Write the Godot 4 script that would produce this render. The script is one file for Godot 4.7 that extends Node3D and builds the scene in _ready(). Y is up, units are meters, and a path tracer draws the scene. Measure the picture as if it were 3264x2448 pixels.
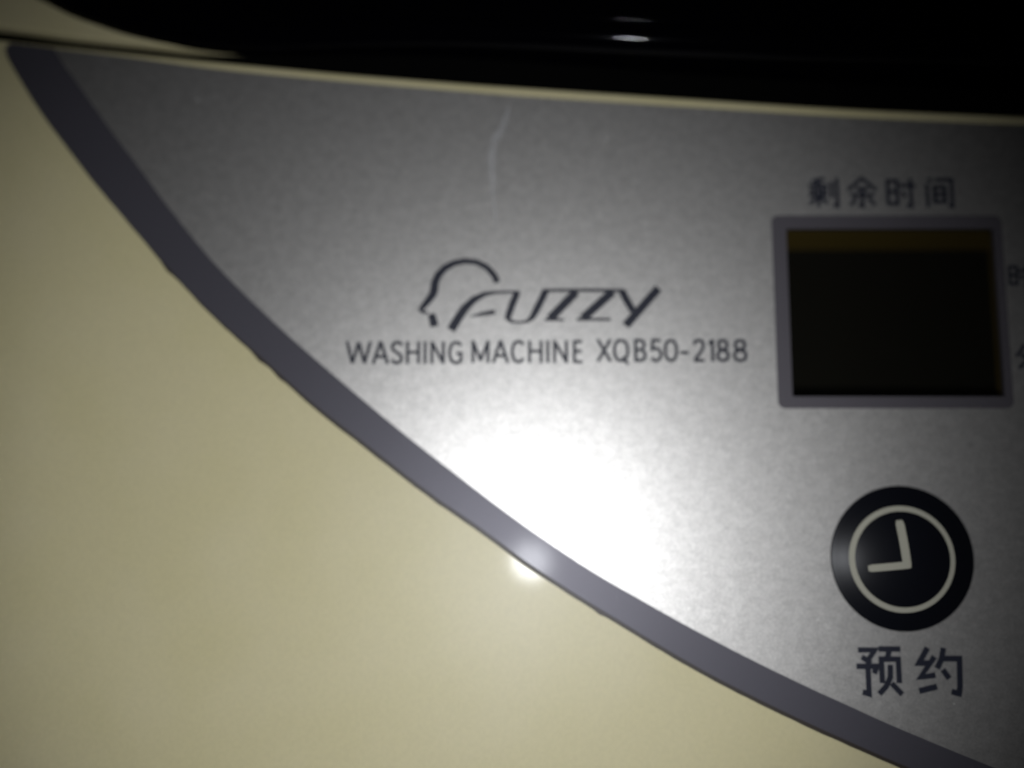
extends Node3D
# A washing machine's control panel, photographed close up with a phone's flash. Shapes are in millimetres on the panel's plane (x to the right, z towards the user, y up) and turned into metres when built.

const MM := 0.001
const TOP := 60.0            # height of the console's surface over the thing's base
const FILM := TOP + 0.27     # surface of the silver film
var rng := RandomNumberGenerator.new()
var machine: Node3D
var arched := false          # whether the slab being built follows the lid's arch


func _ready() -> void:
	rng.seed = 7
	# --- camera
	var cam := Camera3D.new()
	cam.name = "camera"
	var lens := CameraAttributesPhysical.new()
	lens.frustum_focal_length = 27.73
	lens.frustum_near = 0.01
	lens.frustum_far = 4.0
	lens.frustum_focus_distance = 0.102
	lens.exposure_aperture = 3.6
	cam.attributes = lens
	cam.fov = 46.8
	cam.near = 0.01
	cam.far = 4.0
	add_child(cam)
	cam.look_at_from_position(Vector3(0, TOP + 110.17, 13.53) * MM, Vector3(0, TOP, 0) * MM, Vector3(0, 0, -1))
	cam.current = true
	# --- surroundings: a dark room
	var env := Environment.new()
	env.background_mode = Environment.BG_COLOR
	env.background_color = Color(0.001, 0.001, 0.0012).linear_to_srgb()
	env.tonemap_mode = Environment.TONE_MAPPER_LINEAR
	env.tonemap_exposure = 1.0
	env.sdfgi_enabled = true
	env.ssao_enabled = true
	env.ssil_enabled = true
	var around := WorldEnvironment.new()
	around.name = "surroundings"
	around.environment = env
	add_child(around)
	# --- the phone's flash, beside the lens: a 2.4 mm lamp set back in its dark round housing
	var from := Vector3(4.6, TOP + 110.0, 30.0)
	var flash := AreaLight3D.new()
	flash.name = "flash"
	flash.light_color = Color(0.97, 0.98, 1.0)
	flash.light_energy = 0.0101
	flash.area_size = Vector2(0.0024, 0.0024)
	flash.area_range = 3.0
	flash.area_attenuation = 2.0
	flash.shadow_enabled = true
	add_child(flash)
	flash.look_at_from_position(from * MM, Vector3(-7.0, TOP, 14) * MM, Vector3(0, 0, -1))
	var lamp := Node3D.new()
	lamp.name = "flash_lamp"
	lamp.transform = flash.transform
	add_child(lamp)
	lamp.set_meta("label", "small round flash lamp held above the control panel, lighting it")
	lamp.set_meta("category", "lamp")
	var st := begin()
	var tube := []
	for row: Array in [[2.3, 0.6], [2.3, 0.1], [3.45, -5.2], [4.0, -5.2], [4.0, 1.0], [0.0, 1.0]]:
		tube.append(row)
	lathe(st, Vector2.ZERO, tube, 48)
	var housing := part("housing", st, paint(Color(0.01, 0.01, 0.01), 0.8), lamp)
	housing.rotation.x = PI / 2
	st = begin()
	plate(st, rounded(Rect2(-1.6, -1.6, 3.2, 3.2), 0.4, 4), 0.25, 0.5)
	var glow := paint(Color(0.8, 0.8, 0.7), 0.5)
	glow.emission_enabled = true
	glow.emission = Color(0.97, 0.98, 1.0)
	glow.emission_energy_multiplier = 1.0
	var lit := part("lamp_face", st, glow, lamp)
	lit.rotation.x = PI / 2
	# --- the machine
	machine = Node3D.new()
	machine.name = "washing_machine"
	add_child(machine)
	machine.set_meta("label", "cream washing machine with brushed silver control panel, black lid and round timer button")
	machine.set_meta("category", "washing machine")
	build_body()
	build_panel()
	build_display()
	build_button()
	build_print()
	build_marks()


# ---------------------------------------------------------------- materials

func paint(linear: Color, rough: float, metal := 0.0) -> StandardMaterial3D:
	var m := StandardMaterial3D.new()
	m.albedo_color = linear.linear_to_srgb()
	m.roughness = rough
	m.metallic = metal
	return m


func noise(kind: int, frequency: float, octaves: int, with_seed: int) -> FastNoiseLite:
	var n := FastNoiseLite.new()
	n.noise_type = kind
	n.frequency = frequency
	n.fractal_type = FastNoiseLite.FRACTAL_FBM
	n.fractal_octaves = octaves
	n.seed = with_seed
	return n


func brushed() -> StandardMaterial3D:
	# one picture over 160 mm: short horizontal brush lines, cloudy mottling and metallic grain
	var w := 1500
	var h := 1500
	var lines := noise(FastNoiseLite.TYPE_VALUE, 1.0, 2, 3)
	var clouds := noise(FastNoiseLite.TYPE_SIMPLEX_SMOOTH, 1.0, 4, 11)
	var color := PackedByteArray()
	var height := PackedByteArray()
	color.resize(w * h * 3)
	height.resize(w * h)
	for y in h:
		for x in w:
			var l := lines.get_noise_2d(x * 0.10, y * 0.5)
			var c := clouds.get_noise_2d(x * 0.05, y * 0.065)
			var g := rng.randf() - 0.5
			var v := 0.785 + 0.014 * l + 0.04 * c + 0.12 * g
			var at := (y * w + x) * 3
			color[at] = int(255.0 * minf(v, 1.0))
			color[at + 1] = int(255.0 * minf(v, 1.0) * 0.988)
			color[at + 2] = int(255.0 * minf(v, 1.0) * 0.968)
			height[y * w + x] = clampi(int(128.0 + 22.0 * l + 22.0 * c + 70.0 * g), 0, 255)
	var m := StandardMaterial3D.new()
	m.albedo_texture = ImageTexture.create_from_image(Image.create_from_data(w, h, false, Image.FORMAT_RGB8, color))
	m.roughness = 0.51
	m.metallic = 0.96
	m.anisotropy_enabled = true
	m.anisotropy = -0.05
	m.heightmap_enabled = true
	m.heightmap_texture = ImageTexture.create_from_image(Image.create_from_data(w, h, false, Image.FORMAT_L8, height))
	m.heightmap_scale = 0.0007
	return m


func cream() -> StandardMaterial3D:
	var w := 512
	var stain := noise(FastNoiseLite.TYPE_SIMPLEX_SMOOTH, 1.0, 4, 21)
	var color := PackedByteArray()
	color.resize(w * w * 3)
	for y in w:
		for x in w:
			var s := stain.get_noise_2d(x * 0.018, y * 0.018)
			var g := rng.randf() - 0.5
			var v := 1.0 + 0.012 * s + 0.025 * g
			var at := (y * w + x) * 3
			color[at] = int(clampf(200.0 * v, 0, 255))
			color[at + 1] = int(clampf(191.0 * v, 0, 255))
			color[at + 2] = int(clampf(150.0 * (v + 0.02 * s), 0, 255))
	var m := StandardMaterial3D.new()
	m.albedo_texture = ImageTexture.create_from_image(Image.create_from_data(w, w, false, Image.FORMAT_RGB8, color))
	m.roughness = 0.46
	m.metallic_specular = 0.55
	m.clearcoat_enabled = true
	m.clearcoat = 0.05
	m.clearcoat_roughness = 0.085
	return m


# ---------------------------------------------------------------- shapes

func curve(points: Array, steps := 8) -> PackedVector2Array:
	var out := PackedVector2Array()
	var n := points.size()
	for i in n - 1:
		var p: Array[Vector2] = []
		for k in 4:
			var q: Array = points[clampi(i + k - 1, 0, n - 1)]
			p.append(Vector2(q[0], q[1]))
		for s in steps:
			out.append(p[1].cubic_interpolate(p[2], p[0], p[3], float(s) / steps))
	out.append(Vector2(points[n - 1][0], points[n - 1][1]))
	return out


func reversed(a: PackedVector2Array) -> PackedVector2Array:
	var b := a.duplicate()
	b.reverse()
	return b


func evened(a: PackedVector2Array, count: int) -> PackedVector2Array:
	# the same line with points at equal distances
	var long := 0.0
	for i in a.size() - 1:
		long += a[i].distance_to(a[i + 1])
	var out := PackedVector2Array([a[0]])
	var i := 0
	var gone := 0.0
	for k in range(1, count - 1):
		var want := long * k / (count - 1)
		while i < a.size() - 2 and gone + a[i].distance_to(a[i + 1]) < want:
			gone += a[i].distance_to(a[i + 1])
			i += 1
		out.append(a[i].lerp(a[i + 1], (want - gone) / maxf(a[i].distance_to(a[i + 1]), 1e-9)))
	out.append(a[a.size() - 1])
	return out


func tri(st: SurfaceTool, v: Array, n: Array) -> void:
	var order := [0, 1, 2]
	var face: Vector3 = (v[1] - v[0]).cross(v[2] - v[0])
	if face.dot(n[0] + n[1] + n[2]) > 0.0:
		order = [0, 2, 1]
	for k: int in order:
		st.set_normal(n[k])
		st.set_uv(Vector2(v[k].x, v[k].z) / 160.0 + Vector2(0.5, 0.5))
		st.add_vertex(v[k] * MM)


func quad(st: SurfaceTool, a: Vector3, b: Vector3, c: Vector3, d: Vector3, na: Vector3, nb: Vector3, nc: Vector3, nd: Vector3) -> void:
	tri(st, [a, b, c], [na, nb, nc])
	tri(st, [a, c, d], [na, nc, nd])


func cap(st: SurfaceTool, outline: PackedVector2Array, y: float, up := Vector3.UP, hole := Rect2()) -> void:
	var pieces: Array[PackedVector2Array] = [outline]
	if hole.size.x > 0.0:
		var e := hole.end
		var far := 900.0
		pieces = []
		for r: Rect2 in [Rect2(-far, -far, far + hole.position.x, 2 * far), Rect2(e.x, -far, far, 2 * far), Rect2(hole.position.x, -far, hole.size.x, far + hole.position.y), Rect2(hole.position.x, e.y, hole.size.x, far)]:
			var box := PackedVector2Array([r.position, Vector2(r.end.x, r.position.y), r.end, Vector2(r.position.x, r.end.y)])
			pieces.append_array(Geometry2D.intersect_polygons(outline, box))
	for p in pieces:
		var t := Geometry2D.triangulate_polygon(p)
		for i in range(0, t.size(), 3):
			var v := []
			var n := []
			for k in 3:
				var q := p[t[i + k]]
				v.append(Vector3(q.x, y + (arch(q.x) if arched else 0.0), q.y))
				n.append(Vector3(-arch_slope(q.x), 1, 0).normalized() if arched else up)
			tri(st, v, n)


func arch(x: float) -> float:
	# the lid rises from its corner towards the middle of the machine
	var y := 0.0
	for k in 40:
		y += arch_slope(lerpf(-45.0, x, (k + 0.5) / 40.0)) * (x + 45.0) / 40.0
	return maxf(y, 0.0)


func arch_slope(x: float) -> float:
	return 0.0707 * smoothstep(-45.0, -15.0, x) * (1.0 - smoothstep(40.0, 150.0, x))


func plate(st: SurfaceTool, outline: PackedVector2Array, low: float, high: float, fillet := 0.0, hole := Rect2(), steps := 8) -> void:
	# a slab of that outline whose upper edge is rounded
	var n := outline.size()
	var area := 0.0
	for i in n:
		area += outline[i].cross(outline[(i + 1) % n])
	var turn := 1.0 if area > 0.0 else -1.0
	var out_dir := PackedVector2Array()
	for i in n:
		var d := (outline[i] - outline[(i + n - 1) % n]).normalized() + (outline[(i + 1) % n] - outline[i]).normalized()
		out_dir.append(Vector2(d.y, -d.x).normalized() * turn)
	var rings := [[0.0, low, 0.0], [0.0, high - fillet, 0.0]]
	if fillet > 0.0:
		for k in range(1, steps + 1):
			var a := PI / 2 * k / steps
			rings.append([fillet * (1.0 - cos(a)), high - fillet + fillet * sin(a), a])
	for r in rings.size() - 1:
		for i in n:
			var j := (i + 1) % n
			var v := []
			var m := []
			for q in [[r, i], [r, j], [r + 1, j], [r + 1, i]]:
				var ring: Array = rings[q[0]]
				var p := outline[q[1]] - out_dir[q[1]] * float(ring[0])
				v.append(Vector3(p.x, ring[1], p.y))
				m.append(Vector3(out_dir[q[1]].x * cos(ring[2]), sin(ring[2]), out_dir[q[1]].y * cos(ring[2])))
				if arched and q[0] > 0:
					v[-1].y += arch(p.x)
					m[-1] = Vector3(m[-1].x - arch_slope(p.x) * m[-1].y, m[-1].y, m[-1].z).normalized()
			quad(st, v[0], v[1], v[2], v[3], m[0], m[1], m[2], m[3])
	var inside := PackedVector2Array()
	for i in n:
		inside.append(outline[i] - out_dir[i] * fillet)
	cap(st, inside, high, Vector3.UP, hole)


func ribbon(st: SurfaceTool, line: Array, y: float, high: float) -> void:
	# a printed stroke: [x, z, width] along its middle, with butt ends
	var n := line.size()
	var left := PackedVector2Array()
	var right := PackedVector2Array()
	for i in n:
		var p := Vector2(line[i][0], line[i][1])
		var d0 := (p - Vector2(line[maxi(i - 1, 0)][0], line[maxi(i - 1, 0)][1])).normalized()
		var d1 := (Vector2(line[mini(i + 1, n - 1)][0], line[mini(i + 1, n - 1)][1]) - p).normalized()
		var d := (d0 + d1).normalized()
		var wide: float = line[i][2] * 0.5 / maxf(0.5, d.dot(d1 if d1 != Vector2.ZERO else d))
		left.append(p + d.orthogonal() * wide)
		right.append(p - d.orthogonal() * wide)
	left.append_array(reversed(right))
	var m := left.size()
	for i in n - 1:
		var q := [left[i], left[i + 1], left[m - 2 - i], left[m - 1 - i]]
		var v := []
		for c: Vector2 in q:
			v.append(Vector3(c.x, y + high, c.y))
		quad(st, v[0], v[1], v[2], v[3], Vector3.UP, Vector3.UP, Vector3.UP, Vector3.UP)
	for i in m:
		var a := left[i]
		var b := left[(i + 1) % m]
		var side := Vector3(b.y - a.y, 0, a.x - b.x).normalized()
		quad(st, Vector3(a.x, y, a.y), Vector3(b.x, y, b.y), Vector3(b.x, y + high, b.y), Vector3(a.x, y + high, a.y), side, side, side, side)


func lathe(st: SurfaceTool, centre: Vector2, profile: Array, around := 96) -> void:
	# profile: [radius, height] from the axis outwards and down
	for k in profile.size() - 1:
		var a: Array = profile[k]
		var b: Array = profile[k + 1]
		var before: Array = profile[maxi(k - 1, 0)]
		var after: Array = profile[mini(k + 2, profile.size() - 1)]
		var na := Vector2(-(b[1] - before[1]), b[0] - before[0]).normalized()
		var nb := Vector2(-(after[1] - a[1]), after[0] - a[0]).normalized()
		for i in around:
			var v := []
			var n := []
			for q in [[a, na, i], [a, na, i + 1], [b, nb, i + 1], [b, nb, i]]:
				var t: float = TAU * q[2] / around
				v.append(Vector3(centre.x + q[0][0] * cos(t), q[0][1], centre.y + q[0][0] * sin(t)))
				n.append(Vector3(q[1].x * cos(t), q[1].y, q[1].x * sin(t)))
			quad(st, v[0], v[1], v[2], v[3], n[0], n[1], n[2], n[3])


func begin() -> SurfaceTool:
	var st := SurfaceTool.new()
	st.begin(Mesh.PRIMITIVE_TRIANGLES)
	return st


func part(called: String, st: SurfaceTool, m: Material, under: Node3D) -> MeshInstance3D:
	var o := MeshInstance3D.new()
	o.name = called
	st.generate_tangents()
	o.mesh = st.commit()
	o.material_override = m
	under.add_child(o, true)
	return o


# ---------------------------------------------------------------- outlines (mm)

const OUTER := [[-66.35, -44.3], [-66.04, -43.26], [-63.87, -39.66], [-60.6, -34.86], [-58.04, -31.63], [-53.93, -26.45], [-49.46, -21.35], [-43.81, -15.03], [-37.93, -9.03], [-31.14, -3.09], [-24.73, 2.47], [-18.0, 7.6], [-10.45, 13.3], [-3.45, 18.1], [1.54, 21.7], [7.06, 25.3], [12.53, 28.6], [17.96, 31.85], [23.36, 34.9], [28.89, 37.72], [35.56, 40.87], [42.2, 43.79], [46.83, 45.74], [62.47, 51.86], [81.01, 57.94], [102.03, 63.53], [122.99, 67.55]]
const INNER := [[-59.87, -44.2], [-58.68, -42.2], [-56.44, -39.2], [-54.05, -35.94], [-51.65, -32.7], [-47.71, -27.67], [-44.13, -22.99], [-37.9, -15.55], [-30.16, -7.97], [-22.11, -0.95], [-13.35, 6.3], [-3.48, 13.9], [0.73, 17.0], [5.02, 19.95], [9.84, 23.1], [15.32, 26.25], [22.12, 30.0], [29.03, 33.55], [35.73, 36.75], [39.74, 38.55], [47.7, 42.04], [62.76, 47.95], [81.38, 54.08], [102.48, 59.72], [123.0, 63.7]]
const FILM_TOP := [[-65.6, -44.95], [-59.71, -44.2], [-50.73, -43.11], [-37.29, -41.26], [-21.51, -39.67], [-6.4, -38.33], [2.77, -37.57], [22.94, -36.2], [43.11, -34.86], [66.42, -33.73], [89.63, -32.85], [113.55, -32.16], [123.0, -31.9]]
const REAR := [[-141.6, -55.03], [-91.85, -48.51], [-67.26, -45.69], [-59.75, -44.83], [-52.27, -44.03], [-44.79, -43.23], [-34.17, -42.15], [-21.54, -40.94], [-6.41, -39.67], [2.78, -39.0], [22.98, -37.6], [43.16, -36.25], [66.52, -35.18], [89.78, -34.36], [113.74, -33.73], [143.68, -33.17]]
const DECK := [[-141.85, -56.9], [-92.02, -50.4], [-67.37, -47.45], [-58.58, -46.2], [-49.83, -45.25], [-41.11, -44.4], [-30.69, -44.6], [-6.42, -46.5], [23.01, -46.0], [66.63, -45.0], [143.93, -43.0]]
const LID_FRONT := [[-33.0, -43.5], [-20.0, -43.6], [-8.0, -43.3], [4.0, -42.5], [16.0, -41.52], [28.0, -40.62], [40.0, -39.85], [66.0, -38.6], [100.0, -37.4], [143.0, -36.6]]
const LID := [[-72.5, -140.0], [-72.5, -110.0], [-72.5, -85.0], [-71.5, -66.0], [-68.0, -57.0], [-63.77, -52.11], [-61.61, -50.82], [-58.52, -49.16], [-54.98, -47.78], [-49.67, -46.05], [-40.93, -44.2]] + LID_FRONT
const WINDOW := Rect2(34.95, -19.9, 26.5, 21.5)


func build_body() -> void:
	var plastic := cream()
	var st := begin()
	var outline := curve(REAR)
	outline.append_array(PackedVector2Array([Vector2(143.68, 110), Vector2(-141.6, 110)]))
	plate(st, outline, 0.0, TOP, 0.55, WINDOW.grow(0.3))
	part("console", st, plastic, machine)
	st = begin()
	outline = curve(DECK)
	outline.append_array(PackedVector2Array([Vector2(143.93, -150), Vector2(-141.85, -150)]))
	plate(st, outline, 0.0, TOP - 0.2, 0.3)
	part("top_deck", st, plastic, machine)
	var black_rubber := paint(Color(0.002, 0.002, 0.002), 0.9)
	black_rubber.metallic_specular = 0.08
	# black rubber down in the joint between console and lid
	st = begin()
	outline = PackedVector2Array()
	for p in curve(REAR):
		outline.append(p + Vector2(0, -0.05))
	for p in reversed(curve(DECK)):
		outline.append(p + Vector2(0, 0.05))
	plate(st, outline, TOP - 8.0, TOP - 1.6, 0.1, Rect2(), 2)
	part("joint_seal", st, black_rubber, machine)
	# the lid: smoked black plastic with a well rounded edge and a raised inner pane
	var black := paint(Color(0.0008, 0.0008, 0.0014), 0.16)
	black.metallic_specular = 0.035
	black.clearcoat_enabled = true
	black.clearcoat = 0.1
	black.clearcoat_roughness = 0.015
	arched = true
	st = begin()
	outline = evened(curve(LID), 360).slice(0, -5)
	outline = outline.slice(0, 1) + outline.slice(6)
	outline.append(Vector2(143.0, -36.6))
	for k in 12:
		outline.append(Vector2(143.0 - 18.0 * k, -140.5))
	plate(st, outline, TOP - 0.3, TOP + 2.7, 2.5, Rect2(), 16)
	var lid := part("lid", st, black, machine)
	st = begin()
	var raised := PackedVector2Array()
	for p in evened(curve(LID_FRONT), 160):
		raised.append(p + Vector2(0.4, -3.2))
	raised.append_array(PackedVector2Array([Vector2(140, -134), Vector2(90, -134), Vector2(40, -134), Vector2(-8, -134), Vector2(-30, -134)]))
	plate(st, raised, TOP + 2.0, TOP + 3.0, 0.12)
	part("lid_pane", st, black, lid)
	arched = false


func build_panel() -> void:
	var outer := evened(curve(OUTER), 260)
	var inner := evened(curve(INNER), 260)
	var top := curve(FILM_TOP)
	var middle := PackedVector2Array()
	for i in 260:
		middle.append(outer[i].lerp(inner[i], 0.6))
	# the silver film
	var st := begin()
	var outline := PackedVector2Array()
	for p in top:
		if p.x > middle[0].x:
			outline.append(p + Vector2(0, 0.04))
	outline.append_array(reversed(middle))
	plate(st, outline, TOP - 0.05, FILM, 0.04, WINDOW.grow(0.5), 2)
	var film := part("control_panel", st, brushed(), machine)
	# its grey printed border
	st = begin()
	outline = PackedVector2Array()
	for p in reversed(top):
		if p.x < inner[0].x:
			outline.append(p)
	outline = PackedVector2Array([inner[0]]) + outline + outer + reversed(inner).slice(0, -1)
	var grey := paint(Color(0.084, 0.080, 0.096), 0.48, 0.4)
	grey.clearcoat_enabled = true
	grey.clearcoat = 0.03
	grey.clearcoat_roughness = 0.12
	plate(st, outline, TOP - 0.05, FILM + 0.03, 0.03, Rect2(), 2)
	part("border_band", st, grey, film)
	# the film's dark cut edge with its glue line, a little ragged
	st = begin()
	var wander := noise(FastNoiseLite.TYPE_SIMPLEX, 0.35, 3, 5)
	var ragged := PackedVector2Array()
	for i in 260:
		var d := (outer[mini(i + 1, 259)] - outer[maxi(i - 1, 0)]).normalized()
		var far := outer[i].x
		var wide := 0.12 + 0.36 * smoothstep(-52.0, -15.0, far) + 0.04 * wander.get_noise_1d(far)
		for nick: Array in [[-43.6, 0.28, 0.7], [-31.4, 0.22, 0.6], [-29.0, 0.18, 0.5], [-9.0, 0.12, 0.4], [11.0, 0.14, 0.5]]:
			wide += nick[1] * exp(-pow((far - nick[0]) / nick[2], 2.0))
		ragged.append(outer[i] + Vector2(-d.y, d.x) * wide)
	outline = ragged + reversed(middle)
	plate(st, outline, TOP - 0.05, TOP + 0.1, 0.05, Rect2(), 3)
	part("cut_edge", st, paint(Color(0.03, 0.022, 0.016), 0.5), film)


func rounded(r: Rect2, radius: float, steps: int) -> PackedVector2Array:
	var out := PackedVector2Array()
	var corners := [r.end, Vector2(r.position.x, r.end.y), r.position, Vector2(r.end.x, r.position.y)]
	var inward := [Vector2(-1, -1), Vector2(1, -1), Vector2(1, 1), Vector2(-1, 1)]
	for k in 4:
		for s in steps + 1:
			var a := PI / 2 * (k + float(s) / steps)
			out.append(corners[k] + inward[k] * radius + Vector2(cos(a), sin(a)) * radius)
	return out


func build_display() -> void:
	var display := Node3D.new()
	display.name = "display"
	machine.add_child(display)
	var grey := paint(Color(0.1, 0.092, 0.104), 0.55, 0.4)
	# printed frame round the window, with the window's edge turned down
	var st := begin()
	var out_line := rounded(Rect2(33.1, -21.65, 29.35, 24.75), 0.9, 8)
	var in_line := rounded(WINDOW, 0.25, 8)
	for i in out_line.size():
		var j := (i + 1) % out_line.size()
		var rows := []
		for k in [i, j]:
			rows.append([Vector3(out_line[k].x, FILM - 0.02, out_line[k].y), Vector3(out_line[k].x, FILM + 0.025, out_line[k].y), Vector3(in_line[k].x, FILM + 0.025, in_line[k].y), Vector3(in_line[k].x, TOP - 0.5, in_line[k].y)])
		var away := Vector3(out_line[i].x - in_line[i].x, 0, out_line[i].y - in_line[i].y).normalized()
		for r in 3:
			var n: Vector3 = [away, Vector3.UP, -away][r]
			quad(st, rows[0][r], rows[1][r], rows[1][r + 1], rows[0][r + 1], n, n, n, n)
	part("display_frame", st, grey, display)
	# the recess below it, amber plastic
	st = begin()
	var a := WINDOW.grow(0.12)
	var b := Rect2(34.7, -19.4, 30.4, 22.0)
	var rim := [a.position, Vector2(a.end.x, a.position.y), a.end, Vector2(a.position.x, a.end.y)]
	var base := [b.position, Vector2(b.end.x, b.position.y), b.end, Vector2(b.position.x, b.end.y)]
	for k in 4:
		var j := (k + 1) % 4
		var mid: Vector2 = a.get_center() - (rim[k] + rim[j]) * 0.5
		var n := Vector3(mid.x, 4.0, mid.y).normalized()
		quad(st, Vector3(rim[k].x, TOP - 0.4, rim[k].y), Vector3(rim[j].x, TOP - 0.4, rim[j].y), Vector3(base[j].x, TOP - 8.0, base[j].y), Vector3(base[k].x, TOP - 8.0, base[k].y), n, n, n, n)
	part("display_recess", st, paint(Color(0.075, 0.05, 0.006), 0.6), display)
	st = begin()
	plate(st, PackedVector2Array([base[0], base[1], base[2], base[3]]), TOP - 9.0, TOP - 7.7, 0.3, Rect2(), 3)
	var dull := paint(Color(0.009, 0.0082, 0.0055), 0.6)
	dull.metallic_specular = 0.15
	part("display_module", st, dull, display)
	st = begin()
	plate(st, rounded(WINDOW.grow(0.1), 0.2, 4), TOP - 0.35, TOP - 0.05)
	var pane := paint(Color(0.004, 0.004, 0.003), 0.06)
	pane.metallic_specular = 0.3
	pane.transparency = BaseMaterial3D.TRANSPARENCY_ALPHA
	pane.albedo_color.a = 0.3
	part("display_window", st, pane, display)


const BUTTON := Vector2(47.55, 21.4)
const DOME := 23.0

func dome(r: float) -> float:
	return TOP + 0.4 + sqrt(DOME * DOME - r * r) - sqrt(DOME * DOME - 8.5 * 8.5)


func build_button() -> void:
	var st := begin()
	var profile := []
	for k in 25:
		profile.append([8.5 * k / 24.0, dome(8.5 * k / 24.0)])
	for k in range(1, 7):
		var t := PI / 2 * k / 6.0
		profile.append([8.5 + 0.32 * sin(t), TOP + 0.4 - 0.32 * (1.0 - cos(t))])
	profile.append([8.82, TOP - 0.05])
	lathe(st, BUTTON, profile)
	var navy := paint(Color(0.0045, 0.005, 0.0075), 0.36)
	navy.metallic_specular = 0.27
	var button := part("timer_button", st, navy, machine)
	var ivory := paint(Color(0.36, 0.35, 0.28), 0.6)
	st = begin()
	var middle := BUTTON + Vector2(-0.4, 0.05)
	for i in 96:
		var v := []
		for e in [i, i + 1]:
			for ring: Array in [[5.70, -0.03], [5.73, 0.03], [6.35, 0.03], [6.38, -0.03]]:
				var q: Vector2 = middle + Vector2.from_angle(TAU * e / 96.0) * ring[0]
				v.append(Vector3(q.x, dome(q.distance_to(BUTTON)) + ring[1], q.y))
		for k in 3:
			quad(st, v[k], v[k + 4], v[k + 5], v[k + 1], Vector3.UP, Vector3.UP, Vector3.UP, Vector3.UP)
	part("button_ring", st, ivory, button)
	for hand: Array in [[Vector2(46.85, 16.8), Vector2(47.38, 22.5), 1.02, 0.03], [Vector2(42.85, 22.55), Vector2(47.8, 22.05), 0.86, 0.036]]:
		st = begin()
		var from: Vector2 = hand[0]
		var to: Vector2 = hand[1]
		var across: Vector2 = (to - from).normalized().orthogonal() * (hand[2] * 0.5)
		for k in 12:
			var ends := []
			for e in [k, k + 1]:
				for s in [-1.0, 1.0]:
					var round_off: float = 0.72 if e == 0 or e == 12 else 1.0
					var q: Vector2 = from.lerp(to, e / 12.0) + across * s * round_off
					ends.append(Vector3(q.x, dome(q.distance_to(BUTTON)) + hand[3], q.y))
			quad(st, ends[0], ends[1], ends[3], ends[2], Vector3.UP, Vector3.UP, Vector3.UP, Vector3.UP)
			for s in 2:
				var side := Vector3(across.x, 0, across.y).normalized() * (s * 2.0 - 1.0)
				var low := Vector3(0, -0.06, 0)
				quad(st, ends[s], ends[2 + s], ends[2 + s] + low, ends[s] + low, side, side, side, side)
		part("clock_hand", st, ivory, button)


# ---------------------------------------------------------------- print

# strokes of each character on a field of 100 x 100
const SHENG := [[[54, 5], [12, 14]], [[3, 27], [64, 27]], [[33, 10], [33, 97]], [[18, 36], [18, 62]], [[4, 44], [18, 44]], [[2, 62], [20, 57]], [[47, 36], [47, 59], [63, 59]], [[63, 40], [47, 47]], [[32, 62], [4, 88]], [[34, 62], [62, 86]], [[76, 16], [76, 68]], [[94, 4], [94, 95], [80, 91]]]
const YU := [[[52, 2], [3, 43]], [[48, 2], [97, 43]], [[28, 38], [72, 38]], [[11, 58], [89, 58]], [[50, 38], [50, 95], [36, 91]], [[31, 68], [10, 91]], [[69, 68], [90, 91]]]
const SHI := [[[7, 12], [38, 12], [38, 86], [7, 86], [7, 8]], [[7, 48], [38, 48]], [[46, 28], [99, 28]], [[82, 4], [82, 95], [66, 91]], [[54, 46], [64, 66]]]
const JIAN := [[[14, 3], [26, 16]], [[10, 22], [10, 98]], [[36, 9], [90, 9], [90, 95], [76, 92]], [[33, 33], [67, 33], [67, 80], [33, 80], [33, 29]], [[33, 56], [67, 56]]]
const YU_PRE := [[[6, 9], [43, 9], [26, 30]], [[14, 22], [33, 36]], [[1, 41], [46, 41], [39, 55]], [[26, 41], [26, 95], [12, 91]], [[51, 7], [99, 7]], [[75, 7], [69, 26]], [[56, 74], [56, 27], [93, 27], [93, 74]], [[75, 38], [74, 62], [64, 80], [48, 95]], [[76, 74], [98, 96]]]
const YUE := [[[28, 2], [8, 33], [28, 33]], [[42, 20], [10, 61], [42, 57]], [[5, 89], [44, 80]], [[62, 2], [57, 24], [46, 44]], [[56, 24], [95, 24], [93, 80], [90, 94], [74, 90]], [[58, 46], [71, 64]]]
const FEN := [[[38, 4], [26, 28], [3, 50]], [[60, 4], [74, 28], [97, 50]], [[22, 48], [79, 48], [75, 90], [54, 88]], [[47, 48], [38, 74], [12, 96]]]

# the emblem and the word beside it: [x, y, width] on a field of its own
const EMBLEM := [
	[[854, 196, 26], [838, 160, 27], [800, 118, 25], [748, 92, 23], [690, 86, 24], [638, 96, 26], [590, 121, 30], [556, 158, 32], [540, 196, 34], [536, 234, 36], [528, 258, 34], [506, 288, 30], [484, 314, 26], [466, 336, 18]],
	[[464, 334, 14], [490, 348, 13], [506, 340, 10]],
	[[524, 352, 30], [532, 382, 34], [541, 416, 36]],
]
const WORD := [
	[[622, 434, 38], [652, 384, 38], [690, 326, 36], [736, 281, 30], [790, 254, 20], [850, 245, 13], [905, 243, 11], [968, 244, 11]],
	[[722, 366, 5], [770, 355, 15], [842, 343, 22]],
	[[952, 248, 30], [932, 296, 30], [912, 352, 29], [906, 372, 24], [920, 390, 14], [960, 396, 9], [1004, 390, 14], [1030, 368, 26], [1050, 330, 31], [1076, 280, 31], [1096, 236, 31]],
	[[1082, 235, 13], [1300, 234, 14], [1488, 236, 14]],
	[[1250, 241, 37], [1116, 378, 37]], [[1092, 381, 13], [1186, 382, 11]],
	[[1432, 241, 37], [1280, 376, 37]], [[1250, 380, 13], [1420, 381, 11]],
	[[1478, 238, 32], [1504, 290, 31], [1532, 338, 30]], [[1662, 224, 36], [1494, 412, 36]],
]


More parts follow.
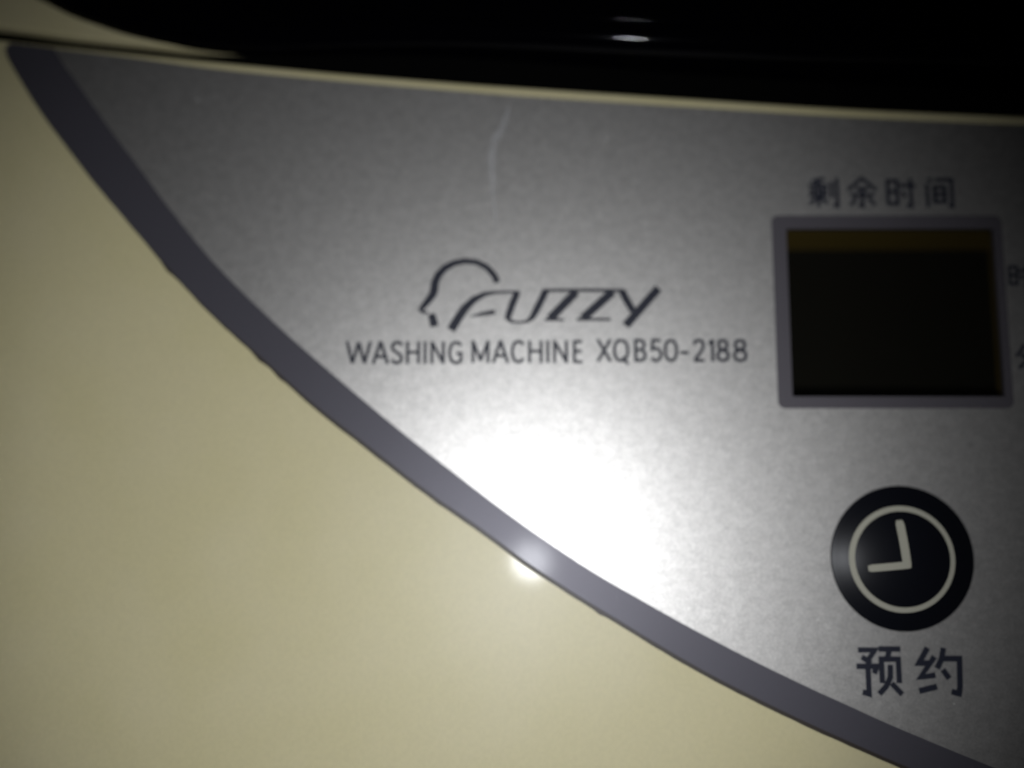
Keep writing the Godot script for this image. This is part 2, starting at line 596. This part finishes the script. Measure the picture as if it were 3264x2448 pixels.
func strokes(called: String, lines: Array, box: Rect2, wide: float, ink: Material, under: Node3D, field := 100.0) -> void:
	# each stroke lies a few micrometres over the one before, as screen print does
	var st := begin()
	var k := 0
	for line: Array in lines:
		var placed := []
		for p: Array in line:
			var w: float = p[2] * 1.18 * box.size.x / field if p.size() > 2 else wide
			placed.append([box.position.x + p[0] * box.size.x / field, box.position.y + p[1] * box.size.y / field, w])
		ribbon(st, placed, FILM - 0.02, 0.032 + 0.003 * k)
		k += 1
	part(called, st, ink, under)


# capitals and figures as strokes on a field 100 high; the width is the letter's own
const GLYPHS := {
	"W": [[[2, 0], [28, 98]], [[28, 98], [56, 4]], [[56, 4], [84, 98]], [[84, 98], [110, 0]]],
	"A": [[[2, 100], [36, 0]], [[36, 0], [70, 100]], [[14, 68], [58, 68]]],
	"S": [[[58, 18], [50, 7], [36, 4], [18, 8], [8, 22], [12, 38], [30, 48], [48, 58], [58, 72], [54, 88], [38, 96], [20, 95], [6, 82]]],
	"H": [[[6, 0], [6, 100]], [[56, 0], [56, 100]], [[6, 48], [56, 48]]],
	"I": [[[6, 0], [6, 100]]],
	"N": [[[6, 100], [6, 0]], [[6, 4], [58, 96]], [[58, 100], [58, 0]]],
	"G": [[[58, 20], [48, 7], [34, 4], [16, 12], [7, 34], [6, 60], [14, 86], [32, 96], [48, 93], [58, 84], [58, 54], [36, 54]]],
	"M": [[[6, 100], [6, 0]], [[6, 4], [38, 90]], [[38, 90], [70, 4]], [[70, 0], [70, 100]]],
	"C": [[[58, 20], [48, 7], [34, 4], [16, 12], [7, 34], [6, 60], [14, 86], [32, 96], [48, 92], [58, 80]]],
	"E": [[[6, 0], [6, 100]], [[6, 5], [48, 5]], [[6, 48], [44, 48]], [[6, 95], [48, 95]]],
	"X": [[[4, 0], [62, 100]], [[62, 0], [4, 100]]],
	"Q": [[[36, 4], [18, 10], [8, 32], [6, 52], [10, 76], [22, 93], [36, 96], [52, 92], [63, 74], [66, 50], [63, 26], [54, 10], [36, 4]], [[42, 78], [66, 112]]],
	"B": [[[6, 0], [6, 100]], [[6, 5], [34, 5], [48, 14], [49, 32], [38, 46], [6, 48]], [[36, 47], [52, 58], [54, 78], [42, 93], [6, 95]]],
	"5": [[[52, 5], [14, 5], [10, 46], [30, 40], [46, 47], [54, 64], [50, 84], [36, 96], [20, 95], [6, 84]]],
	"0": [[[32, 4], [16, 12], [8, 34], [8, 66], [16, 88], [32, 96], [48, 88], [56, 66], [56, 34], [48, 12], [32, 4]]],
	"-": [[[2, 60], [32, 60]]],
	"2": [[[8, 24], [14, 9], [30, 4], [46, 9], [52, 26], [46, 46], [8, 95]], [[6, 95], [56, 95]]],
	"1": [[[4, 22], [24, 4]], [[23, 0], [23, 100]]],
	"8": [[[32, 4], [18, 9], [12, 26], [18, 42], [32, 48], [46, 42], [52, 26], [46, 9], [32, 4]], [[32, 48], [14, 56], [8, 72], [14, 90], [32, 96], [50, 90], [56, 72], [50, 56], [32, 48]]],
}


func letters(text: String, from: Array, to: Array, base: float, tall: float, wide: float, ink: Material, under: Node3D) -> void:
	# from and to: where each letter begins and ends along the line
	var st := begin()
	var k := 0
	for i in text.length():
		var lines: Array = GLYPHS[text[i]]
		var lo := 1e9
		var hi := -1e9
		for line: Array in lines:
			for p: Array in line:
				lo = minf(lo, p[0])
				hi = maxf(hi, p[0])
		var a: float = from[i] + wide * 0.5
		var b: float = to[i] - wide * 0.5
		for line: Array in lines:
			var placed := []
			for p: Array in line:
				var x: float = (a + b) * 0.5 if hi - lo < 1.0 else lerpf(a - (0.25 if text[i] == "-" else 0.0), b + (0.25 if text[i] == "-" else 0.0), (p[0] - lo) / (hi - lo))
				placed.append([x, base - tall + p[1] * tall / 100.0, wide])
			ribbon(st, placed, FILM - 0.02, 0.032 + 0.003 * (k % 5))
			k += 1
	part("lettering", st, ink, under)


func build_print() -> void:
	var film: Node3D = machine.get_node("control_panel")
	var ink := paint(Color(0.012, 0.014, 0.026), 0.45)
	var field := Rect2(-23.36, -17.9, 25.2, 25.6)
	strokes("head_emblem", EMBLEM, field, 0, ink, film, 1000.0)
	strokes("logo_lettering", WORD, field, 0, ink, film, 1000.0)
	letters("WASHING", [-20.90, -17.58, -15.27, -13.29, -11.18, -10.24, -8.01], [-17.55, -15.35, -13.62, -11.50, -10.59, -8.41, -6.18], -2.5, 2.85, 0.4, ink, film)
	letters("MACHINE", [-5.08, -2.55, -0.17, 2.01, 4.19, 5.13, 7.62], [-2.80, -0.32, 1.62, 3.85, 4.79, 7.02, 9.00], -2.62, 2.85, 0.4, ink, film)
	letters("XQB50-2188", [10.54, 12.62, 15.30, 17.26, 19.02, 21.10, 22.59, 24.48, 25.56, 27.65], [12.57, 14.71, 16.89, 18.88, 20.81, 22.10, 24.33, 25.37, 27.31, 29.54], -2.78, 2.85, 0.4, ink, film)
	var x := 37.96
	for c: Array in [SHENG, YU, SHI, JIAN]:
		strokes("printed_character", c, Rect2(x, -26.75, 3.95, 4.1), 0.47, ink, film)
		x += 4.96
	strokes("printed_character", YU_PRE, Rect2(41.3, 31.75, 5.5, 5.95), 0.66, ink, film)
	strokes("printed_character", YUE, Rect2(48.45, 31.9, 5.6, 5.8), 0.70, ink, film)
	strokes("printed_character", SHI, Rect2(62.85, -15.3, 2.9, 3.0), 0.38, ink, film)
	strokes("printed_character", FEN, Rect2(63.0, -5.1, 3.2, 3.3), 0.4, ink, film)


func build_marks() -> void:
	var film: Node3D = machine.get_node("control_panel")
	# a dried drip down the film
	var milky := paint(Color(0.75, 0.77, 0.8), 0.6)
	milky.transparency = BaseMaterial3D.TRANSPARENCY_ALPHA
	milky.albedo_color.a = 0.065
	var st := begin()
	var run := curve([[-0.54, -36.6], [-0.9, -34.4], [-1.68, -32.6], [-2.4, -31.35], [-2.63, -27.6], [-2.38, -23.9], [-2.0, -19.3]], 10)
	var blot := noise(FastNoiseLite.TYPE_SIMPLEX, 0.45, 3, 9)
	for layer in 3:
		var trail := []
		for i in run.size():
			var t := float(i) / (run.size() - 1)
			var thick := (0.75 + 0.8 * blot.get_noise_2d(run[i].y, layer * 40.0)) * sin(PI * pow(t, 0.8))
			trail.append([run[i].x + 0.3 * blot.get_noise_2d(run[i].y, 90.0 + layer * 17.0), run[i].y, clampf(thick, 0.06, 1.3)])
		ribbon(st, trail, FILM - 0.01, 0.016 + 0.006 * layer)
	part("drip_mark", st, milky, film)
	# dried droplets and dust that catch the flash
	st = begin()
	var spots := [[12.23, -31.85, 0.13], [3.25, -34.61, 0.1], [26.36, 17.31, 0.14], [29.48, 17.48, 0.1], [36.96, 28.73, 0.13], [-7.37, -8.81, 0.1], [-11.84, 7.15, 0.13], [22.76, -33.86, 0.08], [34.35, 4.6, 0.07], [49.42, 41.0, 0.06]]
	for k in 170:
		var p := Vector2(rng.randf_range(-45, 64), rng.randf_range(-40, 44))
		spots.append([p.x, p.y, 0.035 + 0.07 * pow(rng.randf(), 3.0)])
	var bound := curve(INNER) + reversed(curve(FILM_TOP))
	for s: Array in spots:
		var at := Vector2(s[0], s[1])
		if not Geometry2D.is_point_in_polygon(at, bound) or Rect2(33, -22, 31, 25.2).has_point(at) or at.distance_to(BUTTON) < 9.0:
			continue
		var r: float = s[2]
		lathe(st, at, [[0.0, FILM + r * 0.42], [r * 0.4, FILM + r * 0.37], [r * 0.75, FILM + r * 0.22], [r, FILM - 0.01]], 8)
	var speck := paint(Color(0.75, 0.74, 0.7), 0.3)
	speck.clearcoat_enabled = true
	speck.clearcoat = 0.6
	speck.clearcoat_roughness = 0.1
	var o := part("dried_droplets", st, speck, film)
	o.set_meta("kind", "stuff")
